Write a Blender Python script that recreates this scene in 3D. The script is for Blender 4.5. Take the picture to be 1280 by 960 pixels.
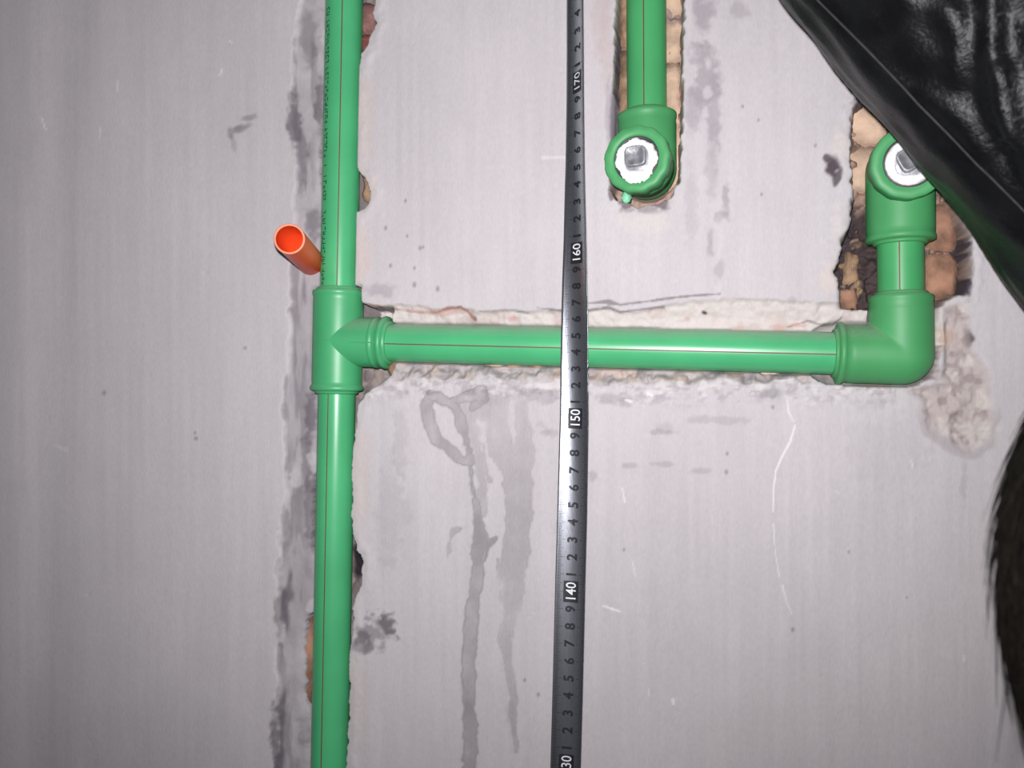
import bpy, bmesh, math, random
import numpy as np
from mathutils import Vector, Matrix
from mathutils.bvhtree import BVHTree

random.seed(7)
for o in list(bpy.data.objects):
    bpy.data.objects.remove(o)
SC = bpy.context.scene
C = SC.collection

# ------------------------------------------------------------------ camera
# wall face = plane y 0, room on the -y side, z up, 150 cm above the floor is z about 0
F = 1000.0                      # focal length in pixels of the 1280 wide frame
TH = math.radians(12.5)         # camera turned to the left of the wall's normal
RO = math.radians(1.1)          # camera roll
DIST = 0.495
CAM = Vector((0, -DIST, 0))
FW = Vector((-math.sin(TH), math.cos(TH), 0))
R0 = Vector((math.cos(TH), math.sin(TH), 0))
UP0 = Vector((0, 0, 1))
RT = R0 * math.cos(RO) + UP0 * math.sin(RO)
UP = UP0 * math.cos(RO) - R0 * math.sin(RO)
cd = bpy.data.cameras.new('camera')
cd.sensor_width = 36.0
cd.lens = 36.0 * F / 1280.0
cd.clip_start = 0.01
cd.dof.use_dof = True
cd.dof.focus_distance = 0.485
cd.dof.aperture_fstop = 10.0
cam = bpy.data.objects.new('camera', cd)
C.objects.link(cam)
cam.matrix_world = Matrix(((RT.x, UP.x, -FW.x, CAM.x), (RT.y, UP.y, -FW.y, CAM.y), (RT.z, UP.z, -FW.z, CAM.z), (0, 0, 0, 1)))
SC.camera = cam

# ------------------------------------------------------------------ world, flash, exposure
w = bpy.data.worlds.new('world')
SC.world = w
w.use_nodes = True
w.node_tree.nodes['Background'].inputs[0].default_value = (0.62, 0.66, 0.72, 1)
w.node_tree.nodes['Background'].inputs[1].default_value = 0.045
fl = bpy.data.lights.new('camera_flash', 'SPOT')
fl.energy = 16.0
fl.spot_size = math.radians(180)
fl.spot_blend = 1.0
fl.color = (1.0, 0.975, 0.99)
fl.shadow_soft_size = 0.004
flo = bpy.data.objects.new('camera_flash', fl)
C.objects.link(flo)
flo.location = CAM - RT * 0.004 + UP * 0.018 + FW * 0.004
flo.rotation_euler = (FW + RT * ((490 - 640) / F) + UP * ((480 + 20) / F)).to_track_quat('-Z', 'Y').to_euler()
SC.view_settings.view_transform = 'Standard'
SC.view_settings.look = 'None'
SC.view_settings.gamma = 1.0
SC.view_settings.use_curve_mapping = False
SC.view_settings.exposure = 0.0


# ------------------------------------------------------------------ helpers
def at(px, py, y):
    """the point of the plane y that lies under a pixel of the photograph"""
    d = FW + RT * ((px - 640) / F) + UP * ((480 - py) / F)
    return CAM + d * ((y + DIST) / d.y)


def atz(px, py, z):
    return CAM + (FW + RT * ((px - 640) / F) + UP * ((480 - py) / F)) * z


def lin(c):
    c = np.asarray(c, float) / 255.0
    return np.where(c <= 0.04045, c / 12.92, ((c + 0.055) / 1.055) ** 2.4)


def S(r, g, b, k=0.75):
    v = lin((r, g, b)) * k
    return (float(v[0]), float(v[1]), float(v[2]))


def mat(name, col, rough=0.6, metal=0.0, spec=0.5, var=0.0, vscale=40.0, bump=0.0, bscale=200.0, bdist=0.001, coat=0.0, trans=0.0, stretch=None, sss=0.0):
    m = bpy.data.materials.new(name)
    m.use_nodes = True
    nt = m.node_tree
    b = nt.nodes['Principled BSDF']
    b.inputs['Base Color'].default_value = (*col, 1)
    b.inputs['Roughness'].default_value = rough
    b.inputs['Metallic'].default_value = metal
    b.inputs['Specular IOR Level'].default_value = spec
    b.inputs['Coat Weight'].default_value = coat
    b.inputs['Transmission Weight'].default_value = trans
    if sss:
        b.inputs['Subsurface Weight'].default_value = sss
        b.inputs['Subsurface Scale'].default_value = 0.004
    tc = nt.nodes.new('ShaderNodeTexCoord')
    src = tc.outputs['Object']
    if stretch:
        mp = nt.nodes.new('ShaderNodeMapping')
        mp.inputs['Scale'].default_value = stretch
        nt.links.new(src, mp.inputs['Vector'])
        src = mp.outputs['Vector']
    if var:
        n = nt.nodes.new('ShaderNodeTexNoise')
        n.inputs['Scale'].default_value = vscale
        n.inputs['Detail'].default_value = 5
        nt.links.new(src, n.inputs['Vector'])
        r = nt.nodes.new('ShaderNodeMapRange')
        r.inputs['From Min'].default_value = 0.36
        r.inputs['From Max'].default_value = 0.64
        r.inputs['To Min'].default_value = 1 - var
        r.inputs['To Max'].default_value = 1 + var
        nt.links.new(n.outputs['Fac'], r.inputs['Value'])
        mx = nt.nodes.new('ShaderNodeVectorMath')
        mx.operation = 'SCALE'
        mx.inputs[0].default_value = col
        nt.links.new(r.outputs['Result'], mx.inputs['Scale'])
        nt.links.new(mx.outputs['Vector'], b.inputs['Base Color'])
    if bump:
        n = nt.nodes.new('ShaderNodeTexNoise')
        n.inputs['Scale'].default_value = bscale
        n.inputs['Detail'].default_value = 6
        nt.links.new(src, n.inputs['Vector'])
        bp = nt.nodes.new('ShaderNodeBump')
        bp.inputs['Strength'].default_value = bump
        bp.inputs['Distance'].default_value = bdist
        nt.links.new(n.outputs['Fac'], bp.inputs['Height'])
        nt.links.new(bp.outputs['Normal'], b.inputs['Normal'])
    return m


def new_mesh(name, verts, faces, m, smooth=True):
    me = bpy.data.meshes.new(name)
    me.from_pydata([tuple(v) for v in verts], [], faces)
    if m is not None:
        me.materials.append(m)
    if smooth:
        me.polygons.foreach_set('use_smooth', [True] * len(me.polygons))
    me.update()
    return me


def obj(name, vf, m, parent=None, smooth=True, label=None):
    """ONE mesh object from world-space vertices; a part takes its thing's origin"""
    verts, faces = vf
    base = Vector((0, 0, 0))
    if parent is not None:
        p = parent
        while p is not None:
            base += p.location
            p = p.parent
    me = new_mesh(name, [Vector(v) - base for v in verts], faces, m, smooth)
    o = bpy.data.objects.new(name, me)
    C.objects.link(o)
    o.parent = parent
    if label:
        o['label'] = label
    return o


def thing(name, label, cat, loc):
    o = bpy.data.objects.new(name, None)
    o.empty_display_size = 0.03
    C.objects.link(o)
    o.location = loc
    o['label'] = label
    o['category'] = cat
    return o


def join(*parts):
    V, Fc = [], []
    for v, f in parts:
        k = len(V)
        V += list(v)
        Fc += [tuple(i + k for i in q) for q in f]
    return V, Fc


def frame(ax):
    ax = ax.normalized()
    a = Vector((0, 0, 1)) if abs(ax.z) < 0.9 else Vector((1, 0, 0))
    e1 = ax.cross(a).normalized()
    return ax, e1, ax.cross(e1).normalized()


def lathe(p0, ax, prof, segs=48, mod=None, close=True):
    """surface of revolution: prof = [(distance along ax, radius)], mod(theta, k) scales a radius"""
    ax, e1, e2 = frame(ax)
    V, Fc = [], []
    for k, (t, r) in enumerate(prof):
        for s in range(segs):
            a = 2 * math.pi * s / segs
            rr = r * (mod(a, k) if mod else 1)
            V.append(p0 + ax * t + (e1 * math.cos(a) + e2 * math.sin(a)) * rr)
    for k in range(len(prof) - 1):
        for s in range(segs):
            s2 = (s + 1) % segs
            Fc.append((k * segs + s, (k + 1) * segs + s, (k + 1) * segs + s2, k * segs + s2))
    if close:
        Fc.append(tuple(range(segs)))
        Fc.append(tuple(reversed(range((len(prof) - 1) * segs, len(prof) * segs))))
    return V, Fc


def ball(c, r, n=20):
    return lathe(c - Vector((0, 0, r)), Vector((0, 0, 1)), [(r - r * math.cos(math.pi * (i + 0.02) / (n + 0.04)), r * math.sin(math.pi * (i + 0.02) / (n + 0.04))) for i in range(n + 1)], 40)


def capsule(p0, p1, r0, r1, segs=18, n=6):
    p0, p1 = Vector(p0), Vector(p1)
    L = (p1 - p0).length
    prof = [(-r0 * math.cos(math.pi / 2 * (i + .1) / n), r0 * math.sin(math.pi / 2 * (i + .1) / n)) for i in range(n)]
    prof += [(L * i / 4, r0 + (r1 - r0) * i / 4) for i in range(5)]
    prof += [(L + r1 * math.sin(math.pi / 2 * (i + .9) / n), r1 * math.cos(math.pi / 2 * (i + .9) / n)) for i in range(n)]
    return lathe(p0, p1 - p0, prof, segs)


def tube_path(pts, r, segs=6):
    V, Fc = [], []
    for i, p in enumerate(pts):
        d = pts[min(i + 1, len(pts) - 1)] - pts[max(i - 1, 0)]
        _, e1, e2 = frame(d)
        rr = r[i] if isinstance(r, (list, tuple)) else r
        for s in range(segs):
            a = 2 * math.pi * s / segs
            V.append(p + (e1 * math.cos(a) + e2 * math.sin(a)) * rr)
    for i in range(len(pts) - 1):
        for s in range(segs):
            s2 = (s + 1) % segs
            Fc.append((i * segs + s, i * segs + s2, (i + 1) * segs + s2, (i + 1) * segs + s))
    return V, Fc


def remesh(parts, vox, smooth_it=4):
    V, Fc = join(*parts)
    me = new_mesh('tmp', V, Fc, None)
    o = bpy.data.objects.new('tmp', me)
    C.objects.link(o)
    m = o.modifiers.new('r', 'REMESH')
    m.mode = 'VOXEL'
    m.voxel_size = vox
    s = o.modifiers.new('s', 'SMOOTH')
    s.iterations = smooth_it
    s.factor = .5
    dg = bpy.context.evaluated_depsgraph_get()
    e = o.evaluated_get(dg).to_mesh()
    n = len(e.vertices)
    co = np.empty(n * 3, np.float32)
    e.vertices.foreach_get('co', co)
    no = np.empty(n * 3, np.float32)
    e.vertices.foreach_get('normal', no)
    fs = [tuple(q.vertices) for q in e.polygons]
    o.evaluated_get(dg).to_mesh_clear()
    bpy.data.objects.remove(o)
    return co.reshape(-1, 3), no.reshape(-1, 3), fs


# numpy value noise -----------------------------------------------------------
_tab = np.random.RandomState(3).rand(257, 257)


def vnoise(x, y, seed=0):
    x = x + seed * 17.31
    y = y + seed * 9.77
    xi = np.floor(x).astype(int)
    yi = np.floor(y).astype(int)
    fx = x - xi
    fy = y - yi
    fx = fx * fx * (3 - 2 * fx)
    fy = fy * fy * (3 - 2 * fy)
    a = _tab[xi % 256, yi % 256]
    b = _tab[(xi + 1) % 256, yi % 256]
    c = _tab[xi % 256, (yi + 1) % 256]
    d = _tab[(xi + 1) % 256, (yi + 1) % 256]
    return (a * (1 - fx) + b * fx) * (1 - fy) + (c * (1 - fx) + d * fx) * fy


def fbm(x, y, sx, sy=None, oct=4, seed=0):
    sy = sy or sx
    t = 0
    amp = 1.0
    tot = 0
    for k in range(oct):
        t = t + amp * vnoise(x / sx * 2 ** k, y / sy * 2 ** k, seed + k)
        tot += amp
        amp *= 0.5
    return t / tot - 0.5          # about -0.35 .. 0.35


def sstep(a, b, x):
    t = np.clip((x - a) / (b - a), 0, 1)
    return t * t * (3 - 2 * t)


# ------------------------------------------------------------------ pipe geometry, laid out first (the wall is cut to clear it)
R_PIPE, R_FIT, R_THR = 0.0125, 0.0168, 0.0183
YR, YH, YU = 0.006, 0.004, 0.018           # how deep the pipe axes lie behind the wall face
a0, a1 = at(430.5, 0, YR), at(412, 960, YR)
rdir = (a0 - a1).normalized()


def on_riser(py):
    t = (at(430.5 - 18.5 * py / 960, py, YR) - a1).dot(rdir)
    return a1 + rdir * t


tee_c = on_riser(427)
tee_t, tee_b = on_riser(363), on_riser(489)
riser_top = a1 + rdir * ((1.18 - a1.z) / rdir.z)
riser_bot = a1 + rdir * ((-1.519 - a1.z) / rdir.z)
elb_c = at(1126.5, 443.5, YH)
hdir = (elb_c - tee_c).normalized()
br_end = tee_c + hdir * ((at(487, 428, YR) - tee_c).dot(hdir))
elb_l = tee_c + hdir * ((at(1044, 442, YH) - tee_c).dot(hdir))
thr_c = at(1124.5, 214, YH)
vdir = (thr_c - elb_c).normalized()
elb_t = elb_c + vdir * ((at(1126, 369, YH) - elb_c).dot(vdir))
thr_b = elb_c + vdir * ((at(1125, 303, YH) - elb_c).dot(vdir))
thr_f = at(1138, 202, -0.026)              # centre of the collar's face
up_c = at(809, 213, YU)
up_s = at(808.5, 143, YU)                  # top of the socket
udir = (at(808, 0, YU) - up_c).normalized()
up_top = up_c + udir * ((1.18 - up_c.z) / udir.z)
up_f = at(795, 198, -0.015)
SEGS = [(riser_bot, riser_top, R_PIPE), (tee_b, tee_t, R_FIT + .001), (tee_c, br_end, R_FIT + .002), (tee_c, elb_c, R_PIPE),
        (elb_l, elb_c, R_FIT + .001), (elb_c, elb_t, R_FIT), (elb_c, thr_c, R_PIPE), (thr_b, thr_c, R_THR + .001),
        (up_c, up_top, R_PIPE), (up_c, up_s, R_THR + .001)]

# ------------------------------------------------------------------ the wall: plaster face with the cut chases as real relief
xs = np.concatenate([np.arange(-1.8, -.60, .06), np.arange(-.60, -.275, .0015), np.arange(-.275, .236, .0008), np.arange(.236, .30, .002), np.arange(.30, 1.4, .05), [1.4]])
zs = np.concatenate([np.arange(-1.52, -.30, .02), np.arange(-.30, .29, .00085), np.arange(.29, 1.2, .02), [1.2]])
GX, GZ = np.meshgrid(xs, zs)
X, Z = GX.ravel(), GZ.ravel()
dx, dy, dz = X - CAM.x, np.full_like(X, DIST), Z - CAM.z
_d = np.maximum(dx * FW.x + dy * FW.y + dz * FW.z, .05)
PX = 640 + F * (dx * RT.x + dy * RT.y + dz * RT.z) / _d
PY = 480 - F * (dx * UP.x + dy * UP.y + dz * UP.z) / _d
N = len(X)


def poly_sd(pts, mask_pad=60):
    """signed distance (photo pixels at the wall face), positive inside"""
    P = np.array(pts, float)
    sel = (PX > P[:, 0].min() - mask_pad) & (PX < P[:, 0].max() + mask_pad) & (PY > P[:, 1].min() - mask_pad) & (PY < P[:, 1].max() + mask_pad)
    out = np.full(N, -999.0)
    x, y = PX[sel], PY[sel]
    d2 = np.full(len(x), 1e12)
    ins = np.zeros(len(x), bool)
    for i in range(len(P)):
        ax, ay = P[i]
        bx, by = P[(i + 1) % len(P)]
        ex, ey = bx - ax, by - ay
        t = np.clip(((x - ax) * ex + (y - ay) * ey) / (ex * ex + ey * ey + 1e-9), 0, 1)
        d2 = np.minimum(d2, (x - ax - t * ex) ** 2 + (y - ay - t * ey) ** 2)
        c = ((ay > y) != (by > y))
        xc = ax + (y - ay) * ex / (ey if abs(ey) > 1e-9 else 1e-9)
        ins ^= c & (x < xc)
    out[sel] = np.where(ins, 1, -1) * np.sqrt(d2)
    return out


def stroke_sd(pts):
    """pts = (x, y, half width): distance to the tapering line minus its half width, negative inside"""
    P = np.array(pts, float)
    best = np.full(N, 999.0)
    sel = (PX > P[:, 0].min() - 50) & (PX < P[:, 0].max() + 50) & (PY > P[:, 1].min() - 50) & (PY < P[:, 1].max() + 50)
    x, y = PX[sel], PY[sel]
    b = np.full(len(x), 999.0)
    for i in range(len(P) - 1):
        ax, ay, aw = P[i]
        bx, by, bw = P[i + 1]
        ex, ey = bx - ax, by - ay
        t = np.clip(((x - ax) * ex + (y - ay) * ey) / (ex * ex + ey * ey + 1e-9), 0, 1)
        b = np.minimum(b, np.hypot(x - ax - t * ex, y - ay - t * ey) - (aw + t * (bw - aw)))
    best[sel] = b
    return best


j1 = fbm(PX, PY, 14, oct=3, seed=1)
j2 = fbm(PX, PY, 40, oct=3, seed=2)
j3 = fbm(PX, PY, 6, oct=2, seed=3)
streak = fbm(PX, PY, 7, 160, oct=3, seed=5)
cloud = fbm(PX, PY, 150, 260, oct=4, seed=8)
fine = fbm(PX, PY, 4, 5, oct=2, seed=11)

sl = lambda y: -19.3 / 960 * y              # lean of the pipes
riser_poly = [(474 + 60, -3000), (468, 0), (466, 15), (469, 28), (464, 42), (461, 55), (452, 68), (449, 80), (446, 100), (445, 150), (445, 205), (451, 215), (458, 226), (464, 240),
              (459, 254), (452, 262), (445, 265), (443, 276), (443, 330), (442, 356), (445, 370), (452, 377), (458, 381), (490, 384), (490, 470), (478, 478), (460, 491), (450, 504),
              (445, 520), (443, 550), (441, 580), (440, 610), (441, 640), (441, 668), (445, 684), (441, 689), (451, 693), (453, 702), (453, 724), (450, 734), (446, 745), (441, 760),
              (441, 790), (438, 805), (436, 832), (438, 858), (435, 878), (437, 888), (435, 920), (433, 960), (368, 4200),
              (300, 4200), (386, 960), (382, 900), (377, 880), (376, 780), (388, 760), (389, 700), (383, 690), (384, 600), (392, 585), (393, 500), (386, 480), (388, 365), (398, 350),
              (399, 300), (396, 240), (393, 200), (396, 155), (401, 140), (402, 0), (462, -3000)]
horiz_poly = [(452, 379), (475, 382), (500, 378), (520, 381), (545, 384), (565, 381), (585, 384), (600, 388), (640, 386), (680, 388), (700, 386), (730, 387), (752, 382), (780, 388),
              (810, 386), (830, 380), (870, 374), (920, 371), (980, 373), (1030, 376), (1060, 378), (1120, 380), (1176, 380), (1182, 430), (1178, 478), (1130, 487), (1080, 484),
              (1040, 480), (1000, 478), (960, 480), (900, 478), (850, 481), (800, 478), (760, 482), (710, 478), (680, 474), (650, 478), (610, 474), (570, 477), (530, 473), (500, 476), (470, 480)]
upper_poly = [(762, -3000), (768, 0), (767, 60), (765, 120), (766, 165), (760, 190), (760, 235), (772, 252), (800, 258), (826, 256), (842, 246), (850, 225), (853, 180), (855, 130), (854, 60), (856, 0), (850, -3000)]
right_poly = [(1092, 112), (1080, 120), (1066, 134), (1062, 155), (1064, 175), (1059, 195), (1062, 212), (1066, 236), (1063, 262), (1058, 288), (1049, 318), (1043, 342), (1050, 366), (1052, 386),
              (1085, 391), (1120, 392), (1176, 386), (1196, 372), (1212, 370), (1217, 340), (1216, 290), (1206, 268), (1200, 240), (1200, 120)]
patch_poly = [(1125, 488), (1150, 505), (1162, 540), (1188, 560), (1215, 568), (1240, 552), (1252, 522), (1246, 470), (1222, 440), (1216, 370), (1176, 378), (1172, 470)]
sdR = poly_sd(riser_poly) + j1 * 5 + j3 * 3
sdH = poly_sd(horiz_poly) + j1 * 5 + j3 * 3 + np.where(PY > 440, j1 * 9 + j2 * 8, 0)
sdU = poly_sd(upper_poly) + j1 * 6 + j3 * 4
sdX = poly_sd(right_poly) + j1 * 8 + j3 * 4
sdP = poly_sd(patch_poly) + j2 * 16 + j1 * 8

# left margin of the riser chase: mortar smoothed off in a shallow bevel
edgeL = np.interp(PY, [-3000, 0, 130, 200, 300, 480, 600, 760, 900, 960, 4200], [420, 372, 362, 366, 366, 352, 352, 346, 341, 340, 280]) + j2 * 16 + j1 * 8
inL = np.interp(PY, [-3000, 0, 150, 360, 500, 960, 4200], [462, 403, 400, 394, 394, 386, 320])
bev = np.clip((PX - edgeL) / np.maximum(inL - edgeL, 5), 0, 1) * (PX < inL + 30)

depth = cloud * 0.0016 + streak * 0.00012 + fine * .00004
# soft plaster ridge near the left border
rl = np.interp(PY, [-3000, 0, 300, 600, 960, 4000], [200, 76, 60, 50, 34, -80])
depth -= 0.0022 * sstep(rl + 8, rl - 38, PX)
depth += 0.0008 * np.exp(-((PX - rl - 16) / 20.0) ** 2)
depth += bev * (0.0045 + j1 * .003) + 0.0012 * (bev > 0) * sstep(0, .12, bev)
# pale filler sloping in over the branch pipe
bandU = (sdH > 0) & (PY < 432)
gapU = np.where(sdH > 0, np.clip(sdH, 0, 40), 0)
dH = sstep(0, 5, sdH) * .0016 + np.clip(gapU / 26, 0, 1) * .006 + (j1 * .0022 + j3 * .0007) * sstep(0, 8, sdH)
dH = np.where(PY > 432, sstep(0, 16, sdH) * .006 + (j1 * .006 + j3 * .0015) * sstep(0, 8, sdH), dH)
depth = np.maximum(depth, np.where(sdH > 0, dH, -1))
depth = np.where(sdR > 0, np.maximum(depth, sstep(0, 5, sdR) * (.029 + j1 * .006)), depth)
depth = np.where(sdU > 0, np.maximum(depth, sstep(0, 6, sdU) * (.026 + j1 * .008 + j3 * .004)), depth)
ledge = sstep(1100, 1060, PX) * sstep(250, 200, PY) * .010
depth = np.where(sdX > 0, np.maximum(depth, sstep(0, 9, sdX) * (.022 + j1 * .014 + j3 * .006 - ledge)), depth)
depth = np.where(sdP > 0, depth + sstep(0, 16, sdP) * (.0025 + j1 * .0045 + j3 * .0014), depth)
# raised trowel lips along the broken edges
for sd in (sdR, sdX):
    depth -= np.exp(-((sd + 7) / 6.0) ** 2) * (sd < 0) * (.0007 + j1 * .001)
# small chips and pits
pit = fbm(PX, PY, 9, oct=2, seed=21)
depth += sstep(.40, .46, pit) * .0004
# room for the pipes themselves
for p, q, r in SEGS:
    r2 = r + .0012
    ex, ez = q.x - p.x, q.z - p.z
    tr = ((X - p.x) * ex + (Z - p.z) * ez) / (ex * ex + ez * ez)
    t = np.clip(tr, 0, 1)
    dd = np.hypot(X - p.x - t * ex, Z - p.z - t * ez)
    ya = p.y + t * (q.y - p.y)
    rounded = 2.0 if (p - elb_c).length < 1e-6 or (q - elb_c).length < 1e-6 or (q - thr_c).length < 1e-6 or (p - up_c).length < 1e-6 else .04
    depth = np.where((dd < r2) & (((tr > -rounded) & (tr < 1 + rounded)) if rounded > 1 else ((tr > -.04) & (tr < 1.04))), np.maximum(depth, ya + np.sqrt(np.maximum(r2 * r2 - dd * dd, 0))), depth)

# colour of the stuff itself: plaster, mortar, soot, damp runs, scratches; plus the notch's painted shade ------------------------------------
base = np.array(S(209, 203.5, 206.5))
col = np.tile(base, (N, 1))
col *= (1 + streak * .10 + cloud * .16 + j2 * .05 + fine * .05)[:, None]


def blend(mask, c):
    global col
    m = np.clip(mask, 0, 1)[:, None]
    col = col * (1 - m) + np.array(c) * m


def mul(mask, k):
    global col
    m = np.clip(mask, 0, 1)[:, None]
    col = col * (1 - m + m * np.array(k))


def spot(cx, cy, rx, ry, st, c, ang=0.0, rag=.9, sc=None):
    ca, sa = math.cos(ang), math.sin(ang)
    x, y = PX - cx, PY - cy
    d = np.hypot((x * ca + y * sa) / rx, (-x * sa + y * ca) / ry) + (j1 + j3 * .6) * rag
    blend(sstep(1.1, .45, d) * st, c)


GREY, DARK, NOTCH_SHADE = S(150, 143, 150), S(104, 98, 106), S(52, 46, 52)
PALE, PINK, MORT = S(222, 213, 210), S(208, 192, 188), S(138, 127, 128)
# left strip of smoothed mortar with dark trowel smears
blend(sstep(0, .2, bev) * (.50 + j2 * .7), GREY)
sm = sstep(.02, .16, fbm(PX, PY, 12, 70, oct=3, seed=31) + .05)
blend(sm * sstep(0, .1, bev) * sstep(1.0, .5, bev) * .45, DARK)
d = np.abs(PX - edgeL - 8)
blend(sstep(9, 2, d + j1 * 16) * sstep(.0, .2, fbm(PX, PY, 16, 60, oct=2, seed=34) + .06) * sstep(560, 620, PY) * .75, DARK)
for a in [(366, 150, 9, 42, .75), (375, 195, 8, 42, .6), (395, 130, 6, 45, .7), (383, 45, 12, 46, .45), (388, 278, 12, 26, .6), (385, 520, 9, 38, .75), (380, 575, 7, 40, .5), (383, 640, 7, 60, .55),
          (350, 770, 8, 50, .55), (344, 920, 8, 46, .75), (376, 920, 12, 22, .3), (355, 660, 6, 40, .4)]:
    spot(a[0], a[1], a[2], a[3], a[4], DARK)
for a in [(356, 135, 8, 16), (362, 90, 10, 20), (368, 600, 9, 16), (358, 610, 9, 20), (350, 430, 10, 24), (386, 575, 9, 10), (388, 760, 9, 10), (352, 300, 10, 40), (402, 45, 5, 14)]:
    spot(a[0], a[1], a[2], a[3], .65, S(205, 200, 203))
for a in [(312, 147, 13, 5, .5), (300, 160, 18, 6, .7), (288, 165, 5, 9, .6), (292, 182, 4, 12, .3)]:
    spot(a[0], a[1], a[2], a[3], a[4], S(128, 120, 128), -.2)
# plaster edges beside the riser, warm bare filler
for a in [(456, 150, 16, 70, .5), (452, 320, 12, 55, .6), (452, 590, 14, 90, .4), (448, 880, 14, 70, .35), (462, 230, 12, 20, .5)]:
    spot(a[0], a[1], a[2], a[3], a[4], S(216, 200, 194))
spot(470, 362, 30, 12, .45, S(160, 152, 160))
spot(472, 790, 26, 22, .55, S(110, 104, 110), -.4, 1.6)
spot(484, 780, 14, 18, .6, S(92, 86, 94), -.6, 1.5)
spot(455, 798, 12, 9, .6, S(100, 94, 100), -.3, 1.2)
spot(452, 806, 16, 12, .6, S(130, 123, 128))
spot(490, 640, 26, 80, .30, S(172, 166, 172))
spot(500, 560, 12, 60, .3, S(176, 170, 176))
# chase insides
blend(sstep(0, 5, sdR), MORT)
blend(sstep(0, 5, sdR) * sstep(.0, .2, j2 + j1) * .6, S(186, 170, 160))
blend(sstep(0, 4, sdR) * sstep(30, 22, np.abs(PX - 446)) * sstep(686, 694, PY) * sstep(740, 728, PY), NOTCH_SHADE)  # shade inside the notch hole, painted into the chase colour
blend(sstep(0, 4, sdR) * sstep(455, 462, PX) * sstep(12, 26, PY) * sstep(48, 36, PY), S(92, 76, 84))
blend(sstep(0, 3, sdH) * (PY < 432), PALE)
blend(sstep(0, 3, sdH) * (PY < 432) * sstep(.04, .2, j2 + j1 * .6) * .7, PINK)
cr = stroke_sd([(458, 380, .8), (475, 383, .6), (520, 390, .5), (545, 390, 1.2), (560, 385, 1.6), (575, 384, 1.6), (584, 389, 1.6), (591, 398, 3.0), (594, 400, .6)]) + j3 * 2
blend(sstep(1.2, -.8, cr) * .8, S(150, 98, 92))
cr = stroke_sd([(500, 386, .6), (530, 389, 3), (550, 391, 4), (566, 388, 3), (590, 390, .5)]) + j1 * 5
blend(sstep(2, -2, cr) * .55, S(196, 150, 140))
for P_ in ([(672, 385, .5), (700, 388, .8), (735, 388, 1.0), (760, 384, 1.2), (775, 390, 1.0), (800, 387, .8), (830, 383, .5)], [(735, 379, .4), (760, 377, 2.5), (775, 381, 1), (800, 378, .8), (850, 371, 1.2), (900, 367, .6)],
           [(985, 408, .3), (1012, 400, .8), (1030, 405, 1.0), (1045, 404, 1.2), (1054, 396, 1.0)], [(600, 389, .3), (640, 388, .6), (660, 391, .4)]):
    blend(sstep(1.3, -.6, stroke_sd(P_) + j3 * 1.5) * .7, S(120, 108, 112))
spot(881, 390, 5, 3, 1, S(90, 84, 88), .4, .4)
spot(762, 378, 12, 4, .7, S(150, 142, 148), .1)
for a in [(975, 408, 12, 5), (925, 409, 10, 4), (860, 398, 5, 4), (640, 398, 8, 4), (1000, 405, 14, 3)]:
    spot(a[0], a[1], a[2], a[3], .6, S(214, 168, 156))
lowm = sstep(0, 4, sdH) * (PY > 432)
blend(lowm, S(196, 186, 186))
blend(lowm * sstep(-.02, .16, fbm(PX, PY, 14, 9, oct=3, seed=41)) * .7, S(158, 148, 152))
blend(lowm * sstep(.05, .18, fbm(PX, PY, 22, 14, oct=2, seed=43)) * .6, S(210, 186, 174))
spot(470, 470, 16, 14, .7, S(122, 112, 120))
# crumbly crust under the branch pipe
crust = sstep(26, 4, np.abs(PY - 486 - j2 * 20)) * (PX > 460) * (PX < 1120) * (sdH < 2)
blend(crust * sstep(-.05, .15, fbm(PX, PY, 9, 6, oct=3, seed=47)) * .5, S(168, 160, 165))
blend(crust * sstep(.06, .22, fbm(PX, PY, 14, 8, oct=3, seed=49)) * .8, S(228, 222, 222))
depth += crust * (j3 * .0012 + j1 * .002) * (sdR < 0)
# upper chase
blend(sstep(0, 4, sdU), S(188, 160, 146))
blend(sstep(0, 4, sdU) * sstep(0, .2, j1 + j2) * .6, S(150, 132, 128))
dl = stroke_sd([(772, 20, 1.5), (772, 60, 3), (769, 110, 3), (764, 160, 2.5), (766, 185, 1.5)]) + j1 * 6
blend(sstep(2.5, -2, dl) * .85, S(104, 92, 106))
spot(758, 60, 10, 80, .45, S(206, 186, 186))
spot(748, 30, 14, 40, .5, S(206, 188, 188))
spot(762, 150, 7, 60, .5, S(168, 160, 170))
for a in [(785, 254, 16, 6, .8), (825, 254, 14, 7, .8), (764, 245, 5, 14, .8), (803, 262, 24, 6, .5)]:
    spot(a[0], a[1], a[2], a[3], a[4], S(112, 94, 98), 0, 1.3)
spot(805, 280, 36, 16, .5, S(222, 216, 210))
# smear of grey mortar right of the upper chase
for a in [(878, 20, 20, 36, .8), (882, 95, 22, 50, .75), (868, 130, 14, 40, .6), (892, 140, 10, 70, .6), (890, 200, 10, 60, .4), (907, 250, 6, 22, .7), (903, 272, 10, 10, .5), (890, 303, 9, 18, .6), (900, 340, 8, 16, .5), (864, 260, 10, 60, .25), (925, 12, 14, 14, .5)]:
    spot(a[0], a[1], a[2], a[3], a[4] * .9, S(166, 158, 166), 0, 1.0)
for a in [(885, 80, 6, 10), (884, 115, 7, 9), (897, 300, 7, 22), (880, 228, 7, 10), (905, 278, 5, 6), (861, 20, 6, 30)]:
    spot(a[0], a[1], a[2], a[3], .7, S(216, 210, 212))
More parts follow.
